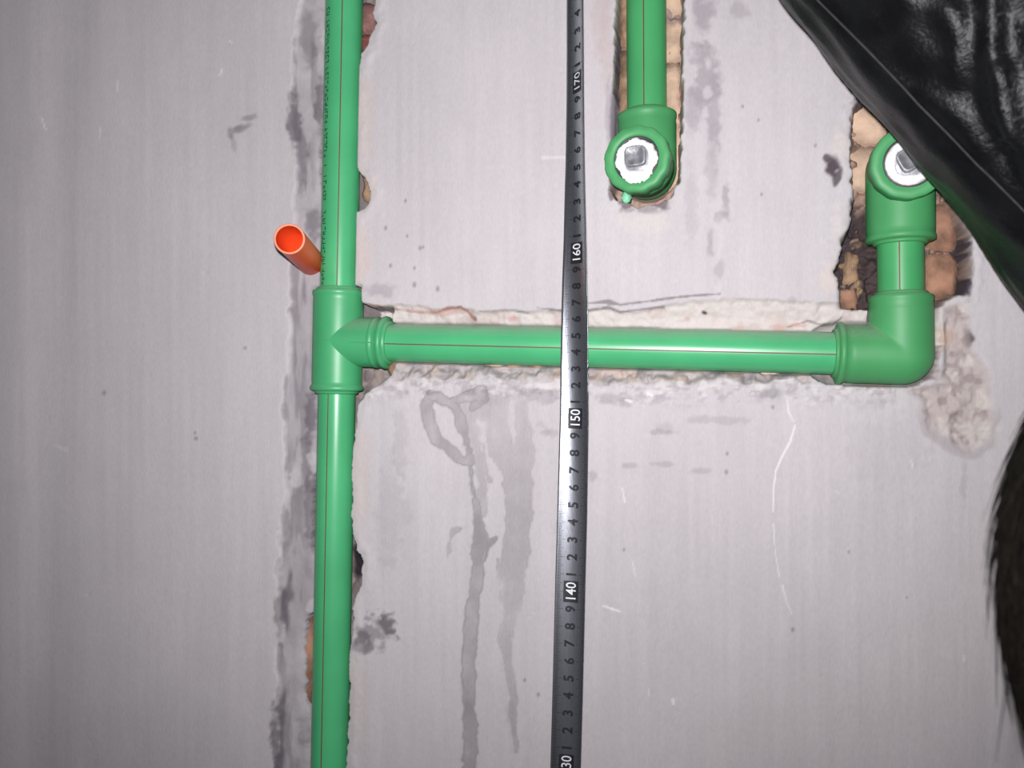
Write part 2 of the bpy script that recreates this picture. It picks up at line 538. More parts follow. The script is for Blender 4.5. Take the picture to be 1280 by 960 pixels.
# right chase: bare brick colour, soot-black bitumen and mortar
blend(sstep(0, 5, sdX), S(168, 142, 128))
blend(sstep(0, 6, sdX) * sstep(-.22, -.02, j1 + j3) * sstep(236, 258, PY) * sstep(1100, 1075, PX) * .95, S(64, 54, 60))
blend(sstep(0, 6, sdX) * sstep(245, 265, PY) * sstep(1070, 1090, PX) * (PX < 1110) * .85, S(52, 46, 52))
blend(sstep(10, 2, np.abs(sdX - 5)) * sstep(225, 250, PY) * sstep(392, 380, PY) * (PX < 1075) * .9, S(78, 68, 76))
blend(sstep(4, 12, sdX) * sstep(.08, .2, fbm(PX, PY, 16, 14, oct=2, seed=53)) * sstep(290, 310, PY) * (PX < 1086) * .8, S(176, 148, 108))
for a in [(1208, 318, 9, 50, .95), (1206, 355, 9, 16, .9), (1186, 330, 8, 40, .4), (1210, 425, 8, 15, .9), (1204, 445, 10, 18, .7), (1198, 470, 10, 20, .4), (1177, 286, 3, 3, 1.0), (1168, 315, 10, 8, .6)]:
    spot(a[0], a[1], a[2], a[3], a[4], S(74, 68, 78), 0, .9)
for a in [(1180, 345, 14, 26, .8), (1176, 275, 12, 26, .6)]:
    spot(a[0], a[1], a[2], a[3], a[4], S(182, 136, 104))
for a in [(1040, 208, 9, 15, 1.0), (1046, 222, 6, 12, .9), (1034, 198, 7, 6, .9)]:
    spot(a[0], a[1], a[2], a[3], a[4], S(92, 82, 90), .3, 1.0)
spot(1078, 128, 14, 10, .9, S(92, 82, 88))
spot(1050, 180, 16, 20, .6, S(222, 212, 208))
spot(1036, 345, 14, 26, .6, S(222, 210, 202))
spot(1045, 285, 10, 40, .5, S(222, 214, 212))
# rough patch right of and below the elbow
blend(sstep(0, 14, sdP) * .75, S(196, 182, 178))
blend(sstep(0, 12, sdP) * sstep(.02, .2, fbm(PX, PY, 18, oct=3, seed=57)) * .7, S(226, 218, 212))
blend(sstep(0, 12, sdP) * sstep(.06, .2, fbm(PX, PY, 15, oct=3, seed=59)) * .6, S(158, 142, 142))
spot(1185, 420, 14, 20, .6, S(204, 172, 152))
spot(1230, 540, 26, 20, .6, S(228, 222, 216))
blend(sstep(8, 2, np.abs(sdP)) * sstep(500, 530, PY) * .4, S(160, 150, 152))
# damp runs below the branch pipe
DAMP = np.array([.57, .555, .565])
runs = [[(538, 494, 6), (533, 508, 7), (534, 528, 8), (545, 548, 8), (560, 560, 7), (572, 570, 6), (580, 577, 4)],
        [(548, 496, 7), (560, 502, 5), (570, 508, 6), (580, 540, 6), (586, 562, 6), (588, 577, 5)],
        [(566, 500, 5), (600, 492, 9), (604, 500, 8), (590, 510, 5)],
        [(586, 575, 1.5), (590, 600, 2.5), (595, 630, 3), (598, 655, 7), (601, 670, 10), (597, 700, 8), (594, 740, 8), (589, 780, 8), (586, 830, 8), (587, 890, 8), (588, 930, 8), (585, 990, 8)],
        [(620, 672, 3), (612, 680, 5), (606, 700, 3)]]
soft = [[(600, 505, 12), (622, 520, 14), (632, 560, 12), (638, 600, 9), (640, 640, 8), (634, 700, 6), (634, 760, 7), (630, 800, 6), (636, 835, 6), (642, 880, 5), (644, 940, 3)],
        [(645, 495, 12), (652, 520, 10), (655, 560, 11), (656, 620, 11), (650, 690, 11), (644, 750, 9), (638, 790, 6)],
        [(575, 515, 8), (590, 540, 9), (600, 575, 5), (603, 640, 7)], [(650, 492, 7), (690, 496, 9)], [(676, 530, 4), (692, 542, 4)],
        [(604, 555, 1.5), (606, 585, 3), (612, 600, 2)], [(588, 658, 1), (566, 664, 1.5), (560, 690, 1), (556, 722, 1)], [(622, 700, 1), (626, 740, 2), (624, 800, 1)]]
sr = np.minimum.reduce([stroke_sd(P_) for P_ in runs]) + j1 * 9 + j3 * 2.0
ss = np.minimum.reduce([stroke_sd(P_) for P_ in soft])
ss = np.minimum(ss, -poly_sd([(562, 498), (604, 490), (636, 500), (640, 540), (646, 566), (626, 590), (612, 570), (608, 528), (596, 524), (588, 552), (574, 520)])) + j1 * 10 + j3 * 2
hole = stroke_sd([(640, 503, 3), (639, 530, 4), (643, 558, 1)]) + j1 * 4
ss = np.maximum(ss, -hole)
wet = np.maximum(sstep(1.5, -1.5, sr) * (.80 + j2 * .9 + j1 * .5), sstep(2, -4, ss) * (.46 + j2 * .6))
wet = np.maximum(wet, np.exp(-((sr + 1) / 1.6) ** 2) * .95)
wet = np.maximum(wet, np.exp(-((ss + 1) / 1.6) ** 2) * (.5 + j2))
mul(wet, DAMP)
# smudges, scratches and specks
for a in [(765, 498, 22, 9, .5), (830, 540, 24, 4, .5), (835, 535, 12, 9, .3), (785, 582, 14, 5, .45), (828, 580, 16, 4, .45), (872, 588, 14, 4, .4), (742, 594, 7, 8, .5), (900, 525, 50, 6, .35), (968, 492, 18, 8, .7), (680, 540, 9, 6, .5), (990, 375, 6, 4, .4),
          (1205, 600, 6, 34, .3), (700, 640, 6, 50, .2), (640, 900, 8, 30, .25), (1110, 560, 60, 60, .12)]:
    spot(a[0], a[1], a[2], a[3], a[4], S(164, 158, 162), 0, 1.2)
WHT = S(248, 244, 248)
for P_, st in (([(984, 500, .6), (986, 515, .8), (992, 527, .6)], .7), ([(994, 532, .8), (988, 552, 1.3), (978, 570, 1.1), (970, 588, 1), (967, 610, .9), (966, 640, .6)], .9), ([(967, 655, .8), (969, 690, .5), (974, 720, .7)], .6),
              ([(978, 732, 1), (983, 752, .5), (990, 768, .4)], .6), ([(754, 757, .7), (768, 762, 1.2), (775, 764, .5)], .8), ([(778, 610, .6), (781, 628, .9)], .6), ([(790, 700, .5), (794, 720, .6)], .5),
              ([(811, 862, .8), (811, 870, .5)], .5), ([(841, 875, 2), (842, 880, 1.5)], .7), ([(53, 147, .6), (58, 162, .8)], .7), ([(146, 101, .8), (146, 114, .7)], .7), ([(278, 84, .6), (275, 94, .9)], .8),
              ([(125, 160, .7), (124, 174, .7)], .5), ([(1139, 576, .6), (1141, 584, .6)], .6), ([(287, 51, 1), (289, 53, 1)], .6), ([(1045, 614, 1), (1048, 616, 1)], .3), ([(782, 500, 1.0), (790, 502, 1)], .8), ([(810, 492, 2), (815, 494, 1.5)], .8),
              ([(1204, 820, .8), (1206, 827, .6)], .6), ([(678, 197, 2.0), (712, 197, 1.4)], .3), ([(66, 556, 1), (82, 562, 3)], .25)):
    blend(sstep(.9, -.5, stroke_sd(P_)) * st, WHT)
for (x, y, r) in [(991, 787, 2.2), (1134, 747, 1.2), (780, 687, 1.6), (909, 567, 1.8), (908, 590, 2.2), (482, 285, 2), (507, 251, 1.8), (525, 310, 2), (529, 309, 1.5), (509, 295, 1.5), (488, 332, 2), (518, 335, 1.6), (518, 356, 2.5), (547, 361, 2.5),
                  (673, 868, 2), (656, 850, 1.8), (952, 243, 1.6), (948, 150, 1.6), (928, 133, 1.6), (1061, 690, 1.4), (306, 435, 1.8), (245, 548, 2), (244, 541, 1.6), (130, 491, 2.2), (1019, 182, 1.8), (966, 509, 2)]:
    blend(sstep(1.6, .3, np.hypot(PX - x, (PY - y) * .7) / r) * .6, S(120, 113, 120))
col = np.clip(col, .004, .9)

nx, nz = len(xs), len(zs)
me = bpy.data.meshes.new('wall_back')
me.vertices.add(N + 8)
co = np.empty((N + 8, 3), np.float32)
co[:N, 0], co[:N, 1], co[:N, 2] = X, depth, Z
bx0, bx1, bz0, bz1 = xs[0], xs[-1], zs[0], zs[-1]
co[N:] = [(bx0, .05, bz0), (bx1, .05, bz0), (bx1, .05, bz1), (bx0, .05, bz1), (bx0, .24, bz0), (bx1, .24, bz0), (bx1, .24, bz1), (bx0, .24, bz1)]
me.vertices.foreach_set('co', co.ravel())
ii = np.arange((nx - 1) * (nz - 1))
r_, c_ = ii // (nx - 1), ii % (nx - 1)
v0 = r_ * nx + c_
quads = np.stack([v0, v0 + 1, v0 + nx + 1, v0 + nx], 1)
bq = np.array([(0, 1, 2, 3), (4, 7, 6, 5), (0, 4, 5, 1), (1, 5, 6, 2), (2, 6, 7, 3), (3, 7, 4, 0)]) + N
quads = np.concatenate([quads, bq]).astype(np.int32)
me.loops.add(quads.size)
me.loops.foreach_set('vertex_index', quads.ravel())
me.polygons.add(len(quads))
me.polygons.foreach_set('loop_start', np.arange(0, quads.size, 4, dtype=np.int32))
me.polygons.foreach_set('use_smooth', np.ones(len(quads), bool))
att = me.attributes.new('plaster_colour', 'FLOAT_COLOR', 'POINT')
cc = np.ones((N + 8, 4), np.float32)
cc[:N, :3] = col
cc[N:, :3] = base
att.data.foreach_set('color', cc.ravel())
me.update()
me.validate()
mw = bpy.data.materials.new('grey_cement_plaster')
mw.use_nodes = True
nt = mw.node_tree
b = nt.nodes['Principled BSDF']
b.inputs['Roughness'].default_value = .93
b.inputs['Specular IOR Level'].default_value = .25
an = nt.nodes.new('ShaderNodeAttribute')
an.attribute_name = 'plaster_colour'
tc = nt.nodes.new('ShaderNodeTexCoord')
mp = nt.nodes.new('ShaderNodeMapping')
mp.inputs['Scale'].default_value = (1, 1, .35)
nt.links.new(tc.outputs['Object'], mp.inputs['Vector'])
n1 = nt.nodes.new('ShaderNodeTexNoise')
n1.inputs['Scale'].default_value = 900
n1.inputs['Detail'].default_value = 4
nt.links.new(mp.outputs['Vector'], n1.inputs['Vector'])
rg = nt.nodes.new('ShaderNodeMapRange')
rg.inputs['From Min'].default_value = .25
rg.inputs['From Max'].default_value = .75
rg.inputs['To Min'].default_value = .95
rg.inputs['To Max'].default_value = 1.05
nt.links.new(n1.outputs['Fac'], rg.inputs['Value'])
vm = nt.nodes.new('ShaderNodeVectorMath')
vm.operation = 'SCALE'
nt.links.new(an.outputs['Color'], vm.inputs[0])
nt.links.new(rg.outputs['Result'], vm.inputs['Scale'])
nt.links.new(vm.outputs['Vector'], b.inputs['Base Color'])
bp = nt.nodes.new('ShaderNodeBump')
bp.inputs['Strength'].default_value = .35
bp.inputs['Distance'].default_value = .0004
nt.links.new(n1.outputs['Fac'], bp.inputs['Height'])
nt.links.new(bp.outputs['Normal'], b.inputs['Normal'])
me.materials.append(mw)
wall = bpy.data.objects.new('wall_back', me)
C.objects.link(wall)
wall['kind'] = 'structure'
wall['label'] = 'grey cement plaster wall with chases cut open for the pipes'

m_floor = mat('bare_concrete', S(140, 136, 134), .9, var=.2, vscale=6, bump=.3, bscale=60)
fv = [(-1.8, -2.2, -1.52), (1.4, -2.2, -1.52), (1.4, .24, -1.52), (-1.8, .24, -1.52), (-1.8, -2.2, -1.62), (1.4, -2.2, -1.62), (1.4, .24, -1.62), (-1.8, .24, -1.62)]
flr = obj('floor', (fv, [(0, 1, 2, 3), (4, 7, 6, 5), (0, 4, 5, 1), (1, 5, 6, 2), (2, 6, 7, 3), (3, 7, 4, 0)]), m_floor, smooth=False)
flr['kind'] = 'structure'

# exposed bricks in the chases: broken faces standing proud of the mortar, each its own piece --------------------
BR = {'tan': mat('tan_brick', S(214, 184, 160), .95, var=.22, vscale=80, bump=.6, bscale=350, bdist=.001),
      'orange': mat('orange_brick', S(164, 124, 102), .95, var=.42, vscale=70, bump=.6, bscale=350, bdist=.001),
      'red': mat('red_brick', S(168, 122, 116), .95, var=.25, vscale=120, bump=.6, bscale=350, bdist=.001),
      'rust': mat('rust_brick', S(150, 84, 82), .95, var=.25, vscale=120, bump=.6, bscale=350, bdist=.001),
      'brown': mat('brown_brick', S(162, 132, 106), .95, var=.35, vscale=140, bump=.7, bscale=300, bdist=.001)}
bricks = [(774, -60, 800, 58, .020, 'brown'), (774, 62, 800, 175, .020, 'brown'), (772, 179, 785, 236, .021, 'brown'),
          (822, -60, 854, 20, .025, 'tan'), (822, 24, 853, 73, .024, 'tan'), (822, 77, 850, 153, .023, 'tan'), (836, 157, 853, 236, .025, 'tan'),
          (386, 156, 404, 238, .010, 'tan'), (450, 4, 470, 40, .020, 'red'), (450, 44, 464, 64, .014, 'rust'), (452, 214, 466, 250, .016, 'brown'),
          (376, 604, 391, 690, .008, 'red'), (368, 772, 390, 892, .007, 'orange'),
          (484, 450, 506, 472, .009, 'orange'), (524, 452, 556, 470, .010, 'red'), (606, 453, 628, 471, .007, 'tan'), (630, 453, 650, 472, .008, 'orange'), (658, 454, 676, 473, .007, 'brown'), (950, 464, 975, 477, .007, 'tan'),
          (1058, 124, 1108, 178, .013, 'tan'), (1058, 182, 1100, 236, .014, 'tan'), (1051, 362, 1072, 389, .012, 'orange'), (1056, 316, 1074, 358, .020, 'brown'),
          (1160, 256, 1196, 312, .016, 'orange'), (1160, 316, 1197, 371, .015, 'orange')]
for k, (x0, y0, x1, y1, yd, kind) in enumerate(bricks):
    rnd = random.Random(k)
    nu, nv = 4, 5
    V, Fc = [], []
    for j in range(nv + 1):
        for i in range(nu + 1):
            jx = (rnd.random() - .5) * 4.2
            jy = (rnd.random() - .5) * 4.6
            p = at(x0 + (x1 - x0) * i / nu + jx, y0 + (y1 - y0) * j / nv + jy, yd)
            e = (.0026 if (i in (0, nu)) + (j in (0, nv)) == 2 else .0016) if i in (0, nu) or j in (0, nv) else 0
            p.y += e + (rnd.random() - .5) * .0024
            V.append(p)
    W = nu + 1
    for j in range(nv):
        for i in range(nu):
            Fc.append((j * W + i, (j + 1) * W + i, (j + 1) * W + i + 1, j * W + i + 1))
    ring = list(range(W)) + [j * W + nu for j in range(1, nv + 1)] + [nv * W + i for i in range(nu - 1, -1, -1)] + [j * W for j in range(nv - 1, 0, -1)]
    k0 = len(V)
    for q in ring:
        V.append(Vector((V[q].x, .044, V[q].z)))
    for a in range(len(ring)):
        a2 = (a + 1) % len(ring)
        Fc.append((ring[a], ring[a2], k0 + a2, k0 + a))
    obj('brick', (V, Fc), BR[kind], wall, smooth=True)

# ------------------------------------------------------------------ green pipes and fittings
m_pipe = mat('green_pipe_plastic', (.068, .395, .168), .31, var=.06, vscale=25, bump=.06, bscale=90, bdist=.0006)
m_fit = mat('green_fitting_plastic', (.058, .345, .142), .42, var=.06, vscale=30, bump=.08, bscale=120, bdist=.0006)
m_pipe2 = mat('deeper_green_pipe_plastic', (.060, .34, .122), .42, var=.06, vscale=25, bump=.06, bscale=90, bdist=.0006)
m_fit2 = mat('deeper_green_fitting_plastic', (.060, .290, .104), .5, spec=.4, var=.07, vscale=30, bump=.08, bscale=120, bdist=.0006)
m_stripe = mat('dark_red_stripe', S(112, 66, 50), .5, var=.15)
m_ink = mat('dark_green_ink', S(18, 70, 44), .6, var=.2)
m_ptfe = mat('white_thread_tape', (.86, .85, .87), .55, var=.04, vscale=200, bump=.5, bscale=260, bdist=.0012)
m_plug = mat('grey_zinc_plug', S(152, 152, 158), .45, metal=.35, var=.2, vscale=260, bump=.3, bscale=300)
m_ins = mat('dark_brass_insert', S(92, 84, 92), .5, metal=.5, var=.2, vscale=200)
m_bead = mat('pale_green_bead', S(150, 235, 190), .4, var=.1)


def pipe(name, p0, p1, parent, ang, ref, r=R_PIPE, m=None):
    o = obj(name, lathe(p0, p1 - p0, [(0, r), (.0003, r), ((p1 - p0).length - .0003, r), ((p1 - p0).length, r)], 56), m or m_pipe, parent)
    # the maker's stripe: a thin raised line along the side facing the room
    ax = (p1 - p0).normalized()
    mid = at(640, 480, 0)
    V, Fc = [], []
    nseg = 24
    for i in range(nseg + 1):
        p = p0 + (p1 - p0) * (.002 + .996 * i / nseg)
        tow = CAM - ref
        tow = (tow - ax * tow.dot(ax)).normalized()
        for da in (-.028, 0, .028):
            e = Matrix.Rotation(ang + da, 3, ax) @ tow
            V.append(p + e * (r + (.0002 if da == 0 else .00008)))
    for i in range(nseg):
        for s in range(2):
            Fc.append((i * 3 + s, i * 3 + s + 1, i * 3 + s + 4, i * 3 + s + 3))
    obj('stripe', (V, Fc), m_stripe, o)
    return o


def socket(p_open, p_in, r, bead=.0011, lead=.003):
    """fitting body from its open mouth inwards, with the rolled fusion bead where the pipe enters"""
    L = (p_in - p_open).length
    prof = [(-.0016, R_PIPE + .0002), (-.0018, R_PIPE + .0012), (-.0008, R_PIPE + .0022), (0, R_PIPE + .0019), (.0002, r - .0008), (.0008, r + bead * .6), (.0022, r + bead), (.0036, r + bead * .5), (.0044, r - .0002), (.007, r), (L - .0003, r), (L, r)]
    return lathe(p_open, p_in - p_open, prof, 56)


run = thing('green_pipe_run', 'green plastic water pipe rising beside the plaster edge, with tee, branch and elbow run', 'pipe', riser_bot)
pipe('riser_pipe', tee_t - rdir * .012, riser_top, run, math.radians(-6), on_riser(180))
pipe('riser_pipe', riser_bot, tee_b + rdir * .012, run, math.radians(-26), on_riser(700))
tee = obj('tee_fitting', join(socket(tee_t, tee_c, R_FIT, .0006), socket(tee_b, tee_c, R_FIT, .0012), socket(br_end, tee_c, R_FIT - .0001, .0010),
                              lathe(br_end - hdir * .010, hdir, [(0, R_FIT - .0002), (.0010, R_FIT + .0004), (.0022, R_FIT + .0004), (.0034, R_FIT - .0002)], 56, close=False)), m_fit, run)
tw = (CAM - tee_c)
tw = (tw - hdir * tw.dot(hdir)).normalized()
obj('mould_seam', tube_path([tee_c + hdir * (.0165 + .0185 * i / 8) + tw * (R_FIT + .0002) for i in range(9)], .0005), m_fit, tee)
twr = (CAM - tee_c)
twr = (twr - rdir * twr.dot(rdir)).normalized()
obj('gate_mark', lathe(tee_c + twr * (R_FIT - .0008) - rdir * .0004, twr, [(0, .0026), (.0011, .0024), (.0013, .0018), (.0009, .0014)], 20), m_fit, tee)
pipe('branch_pipe', br_end - hdir * .012, elb_l + hdir * .012, run, math.radians(3), (br_end + elb_l) * .5)
def cyl(p0, p1, r):
    return lathe(p0, p1 - p0, [(0, r), ((p1 - p0).length, r)], 56)


eco, _n, efs = remesh([cyl(elb_l + hdir * .006, elb_c, R_FIT + .0005), cyl(elb_t - vdir * .006, elb_c, R_FIT + .0005), ball(elb_c, R_FIT + .0005)], .0008, 14)
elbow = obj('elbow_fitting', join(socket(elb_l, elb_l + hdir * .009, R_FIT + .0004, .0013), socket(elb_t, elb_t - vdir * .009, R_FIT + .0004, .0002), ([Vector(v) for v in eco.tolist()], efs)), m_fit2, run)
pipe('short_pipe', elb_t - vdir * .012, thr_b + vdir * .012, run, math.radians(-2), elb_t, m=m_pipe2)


def threaded_elbow(parent, p_open, c, face, r, seed, neat):
    """socket, ball and a stub towards the room carrying a ribbed collar; plug and sealing tape inside"""
    ax = (face - c).normalized()
    L = (face - c).length
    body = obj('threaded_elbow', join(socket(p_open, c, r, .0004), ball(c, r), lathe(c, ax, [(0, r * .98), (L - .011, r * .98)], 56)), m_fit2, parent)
    ro, ri = r + .0015, .0136
    rnd = random.Random(seed)
    ph = rnd.random() * 6

    def mod(a, k):
        if k in (0, 1, 2, 3):
            s = math.sin(13 * a + ph)
            return 1 + (.010 if k > 1 else .016) * max(-1, min(1, 3 * s)) * (.5 if neat else 1)
        return 1
    prof = [(L - .0118, ro * .96), (L - .0108, ro), (L - .0018, ro), (L - .0006, ro * .985), (L, ro * .955), (L, ri + .0006), (L - .0006, ri), (L - .006, ri), (L - .006, .001)]
    obj('collar', lathe(c, ax, prof, 88, mod), m_fit2, body)
    obj('metal_insert', lathe(c, ax, [(L - .0052, ri - .00005), (L - .0016, ri - .00005), (L - .0010, ri - .0003), (L - .0010, ri - .0012), (L - .0052, ri - .0013)], 48, close=False), m_ins, body, label='dark metal thread ring')
    upv = (Vector((0, 0, 1)) - ax * ax.z).normalized()
    rtv = upv.cross(ax).normalized()
    if rtv.x < 0:
        rtv = -rtv
    # plug: disc with a raised, rounded square head
    plug = lathe(c, ax, [(L - .0058, .0121), (L - .0022, .0121), (L - .0018, .0116), (L - .0018, .001)], 40)
    V, Fc = [], []
    lay = [(-.002, 1.0), (.0006, 1.0), (.0012, .93), (.0012, .78), (.0007, .70), (.0007, .001)]
    ns = 32
    rot = .06 if not neat else .5
    for (h, k) in lay:
        for s in range(ns):
            a = 2 * math.pi * s / ns
            q = 1 / (abs(math.cos(a)) ** 5 + abs(math.sin(a)) ** 5) ** .2
            rx = math.cos(a + rot) * q * .0064 * k
            rz = math.sin(a + rot) * q * .0062 * k
            V.append(c + ax * (L + h) + rtv * (rx - (.0006 if not neat else 0)) + upv * (rz + .0016))
    for k in range(len(lay) - 1):
        for s in range(ns):
            s2 = (s + 1) % ns
            Fc.append((k * ns + s, (k + 1) * ns + s, (k + 1) * ns + s2, k * ns + s2))
    obj('plug', join(plug, (V, Fc)), m_plug, body)
    # torn white thread tape wound round the plug
    nr, na = 7, 72
    V, Fc = [], []
    rag = [rnd.random() for _ in range(na)]
    rag = [(rag[i] + rag[i - 1] + rag[(i + 1) % na]) / 3 for i in range(na)]
    for k in range(nr):
        t = k / (nr - 1)
        for s in range(na):
            a = 2 * math.pi * s / na
            low = max(0, -math.sin(a))
            if neat:
                out = .0127 + .0006 * (rag[s] - .5)
            else:
                out = .0124 + .0030 * (rag[s] - .45) + .0020 * low ** 2 * (.4 + 1.4 * rag[s])
                if .05 < a < 1.25:
                    out -= .0006
            inn = .0070 + .0012 * math.cos(4 * a) * -.5
            rr = inn + (out - inn) * t
            h = (.0004 + .0012 * math.sin(math.pi * t) + (rnd.random() - .5) * .0007) if 0 < k < nr - 1 else (-.0022 if not (low > .3 and k == nr - 1 and not neat) else .0002)
            V.append(c + ax * (L + h) + rtv * math.cos(a) * rr + upv * math.sin(a) * rr)
    for k in range(nr - 1):
        for s in range(na):
            s2 = (s + 1) % na
            Fc.append((k * na + s, k * na + s2, (k + 1) * na + s2, (k + 1) * na + s))
    obj('thread_tape', (V, Fc), m_ptfe, body, label='torn white thread sealing tape')
    return body


threaded_elbow(run, thr_b, thr_c, thr_f, R_THR, 2, True)

drop = thing('green_pipe_drop', 'short green vertical pipe ending in a plugged elbow, above the branch pipe', 'pipe', up_c)
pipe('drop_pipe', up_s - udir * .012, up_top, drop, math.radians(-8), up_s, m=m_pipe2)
tb = threaded_elbow(drop, up_s, up_c, up_f, R_THR, 5, False)
bd = at(783, 247, .000)
V, Fc = lathe(bd - Vector((0, 0, .0035)), Vector((0, 0, 1)), [(0, .0008), (.001, .0024), (.003, .0030), (.005, .0026), (.0068, .0020), (.0078, .0008)], 14, lambda a, k: 1 + .25 * math.sin(5 * a + k * 1.7))
obj('melt_bead', (V, Fc), m_bead, tb, label='pale blob of melted plastic')

# faint printed line along the upper riser pipe: marks too small to read
rnd = random.Random(11)
V, Fc = [], []
tow = (CAM - a1)
tow = (tow - rdir * tow.dot(rdir)).normalized()
p = on_riser(358)
tmax = (on_riser(-60) - p).dot(rdir)
t = 0.0


def on_pipe(t, a):
    e = Matrix.Rotation(a, 3, rdir) @ tow
    return p + rdir * t + e * (R_PIPE + .00009)


def mark(t0, t1, b0, b1):
    k = len(V)
    n = 3
    for i in range(n + 1):
        V.append(on_pipe(t0, b0 + (b1 - b0) * i / n))
        V.append(on_pipe(t1, b0 + (b1 - b0) * i / n))
    for i in range(n):
        Fc.append((k + 2 * i, k + 2 * i + 1, k + 2 * i + 3, k + 2 * i + 2))


sgn = -1 if (Matrix.Rotation(.5, 3, rdir) @ tow).x > tow.x else 1
A0, A1 = sgn * .84, sgn * 1.12
while t < tmax:
    wd = .0016 + .0008 * rnd.random()
    if rnd.random() < .86:
        mid = A0 + (A1 - A0) * .5
        for st in range(rnd.randint(2, 3)):
            q = rnd.randint(0, 4)
            if q == 0: mark(t, t + .0005, A0, A1)
            elif q == 1: mark(t + wd - .0005, t + wd, A0, A1)
            elif q == 2: mark(t, t + wd, A0, A0 + (A1 - A0) * .22)
            elif q == 3: mark(t, t + wd, A1 - (A1 - A0) * .22, A1)
            else: mark(t, t + wd, mid - (A1 - A0) * .1, mid + (A1 - A0) * .1)
    t += wd + .0009
rp = [o for o in run.children if o.name.startswith('riser_pipe')][0]
obj('printed_line', (V, Fc), m_ink, rp, smooth=False, label='line of tiny dark print')

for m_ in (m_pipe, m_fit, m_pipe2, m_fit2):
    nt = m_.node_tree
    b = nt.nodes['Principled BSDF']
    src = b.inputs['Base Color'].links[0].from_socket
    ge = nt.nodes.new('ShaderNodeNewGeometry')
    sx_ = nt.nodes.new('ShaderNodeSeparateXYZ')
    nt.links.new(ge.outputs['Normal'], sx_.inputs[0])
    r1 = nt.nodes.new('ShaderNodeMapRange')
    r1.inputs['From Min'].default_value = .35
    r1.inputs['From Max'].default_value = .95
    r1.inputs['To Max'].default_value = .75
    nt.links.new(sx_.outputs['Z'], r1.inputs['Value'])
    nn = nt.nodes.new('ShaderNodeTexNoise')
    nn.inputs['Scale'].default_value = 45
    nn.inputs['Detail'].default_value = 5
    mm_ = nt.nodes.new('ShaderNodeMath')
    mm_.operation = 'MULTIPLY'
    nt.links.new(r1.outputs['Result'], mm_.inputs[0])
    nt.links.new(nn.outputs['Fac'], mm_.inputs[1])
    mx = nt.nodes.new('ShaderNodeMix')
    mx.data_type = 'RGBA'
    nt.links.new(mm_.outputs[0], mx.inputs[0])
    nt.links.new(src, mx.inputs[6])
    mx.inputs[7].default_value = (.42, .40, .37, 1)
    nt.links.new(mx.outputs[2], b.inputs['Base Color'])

# ------------------------------------------------------------------ orange conduit stub
m_or = mat('orange_conduit_plastic', (.78, .075, .018), .4, spec=.3, var=.08, vscale=60)
m_rim = mat('flash_lit_cut_edge', S(252, 160, 128), .6, var=.08, sss=.2)  # flash brightness on the cut face put into its pale colour
c_tip, c_base = at(361.5, 298.5, -.064), at(389, 328, .006)
cax = (c_tip - c_base)
cL = cax.length
cst = thing('conduit_stub', 'hollow orange plastic conduit stub sticking out of the wall beside the riser', 'conduit', c_base)
ro, ri = .0091, .0078
obj('tube', lathe(c_base, cax, [(-.004, ro), (cL - .0004, ro)], 48, close=False), m_or, cst)
obj('bore', lathe(c_base, cax, [(cL - .0004, ri), (.002, ri), (.002, .0005)], 48, close=False), m_or, cst)
obj('cut_rim', lathe(c_base, cax, [(cL - .0006, ro), (cL, ro - .0002), (cL + .0001, (ro + ri) / 2), (cL, ri + .0002), (cL - .0006, ri)], 48, close=False), m_rim, cst, label='cut rim, flash light in its colour')

# ------------------------------------------------------------------ steel measuring tape
m_steel = mat('brushed_tape_steel', (.46, .48, .54), .31, metal=.95, var=.06, vscale=30, bump=.12, bscale=60, bdist=.0006, stretch=(60, 60, 4))
m_black = mat('black_print', (.010, .010, .014), .5, var=.1)
m_white = mat('steel_colour_numerals', (.74, .75, .80), .5, metal=.2, var=.05)
TW, AL = .0178, math.radians(24)
TR = TW / 2 / AL
ed = [(-460, 716, 733), (0, 711, 728.5), (60, 711, 729), (120, 710.5, 729.5), (200, 709, 730.5), (240, 707.5, 731.5), (300, 706, 733), (350, 704, 734), (400, 703, 734.5), (460, 701.5, 735), (520, 701, 735),
      (560, 700, 734), (640, 697.5, 733), (720, 695, 731), (800, 692.5, 729.5), (860, 691, 728), (960, 688.5, 725), (4000, 600, 636)]
ph = [(-460, 62), (0, 58), (60, 57), (120, 56), (200, 52), (240, 48), (300, 42), (350, 35), (400, 29), (460, 24), (520, 20), (560, 17), (640, 12), (720, 9), (800, 6), (960, 4), (4000, 2)]
EY = [e[0] for e in ed]


def spine(py):
    x = np.interp(py, EY, [(e[1] + e[2]) / 2 for e in ed])
    return at(float(x), py, -.034), math.radians(float(np.interp(py, [q[0] for q in ph], [q[1] for q in ph])) - 8.0)


def on_tape(c, py, lift=0.0):
    p, f = spine(py)
    n = Vector((-math.sin(f), -math.cos(f), 0))
    tt = Vector((math.cos(f), -math.sin(f), 0))
    a = c / TR
    return p + tt * (TR - lift) * math.sin(a) + n * (TR * (1 - math.cos(AL) * 0) - (TR - lift) * math.cos(a) - TR * (1 - math.cos(AL)) * .5)


# centimetre marks down the blade
cmk = [(190, -326), (180, -112), (170, 102), (160, 316), (150, 523), (140, 740), (130, 957), (100, 1608)]


def cm_py(v):
    return float(np.interp(v, [q[0] for q in cmk[::-1]], [q[1] for q in cmk[::-1]]))


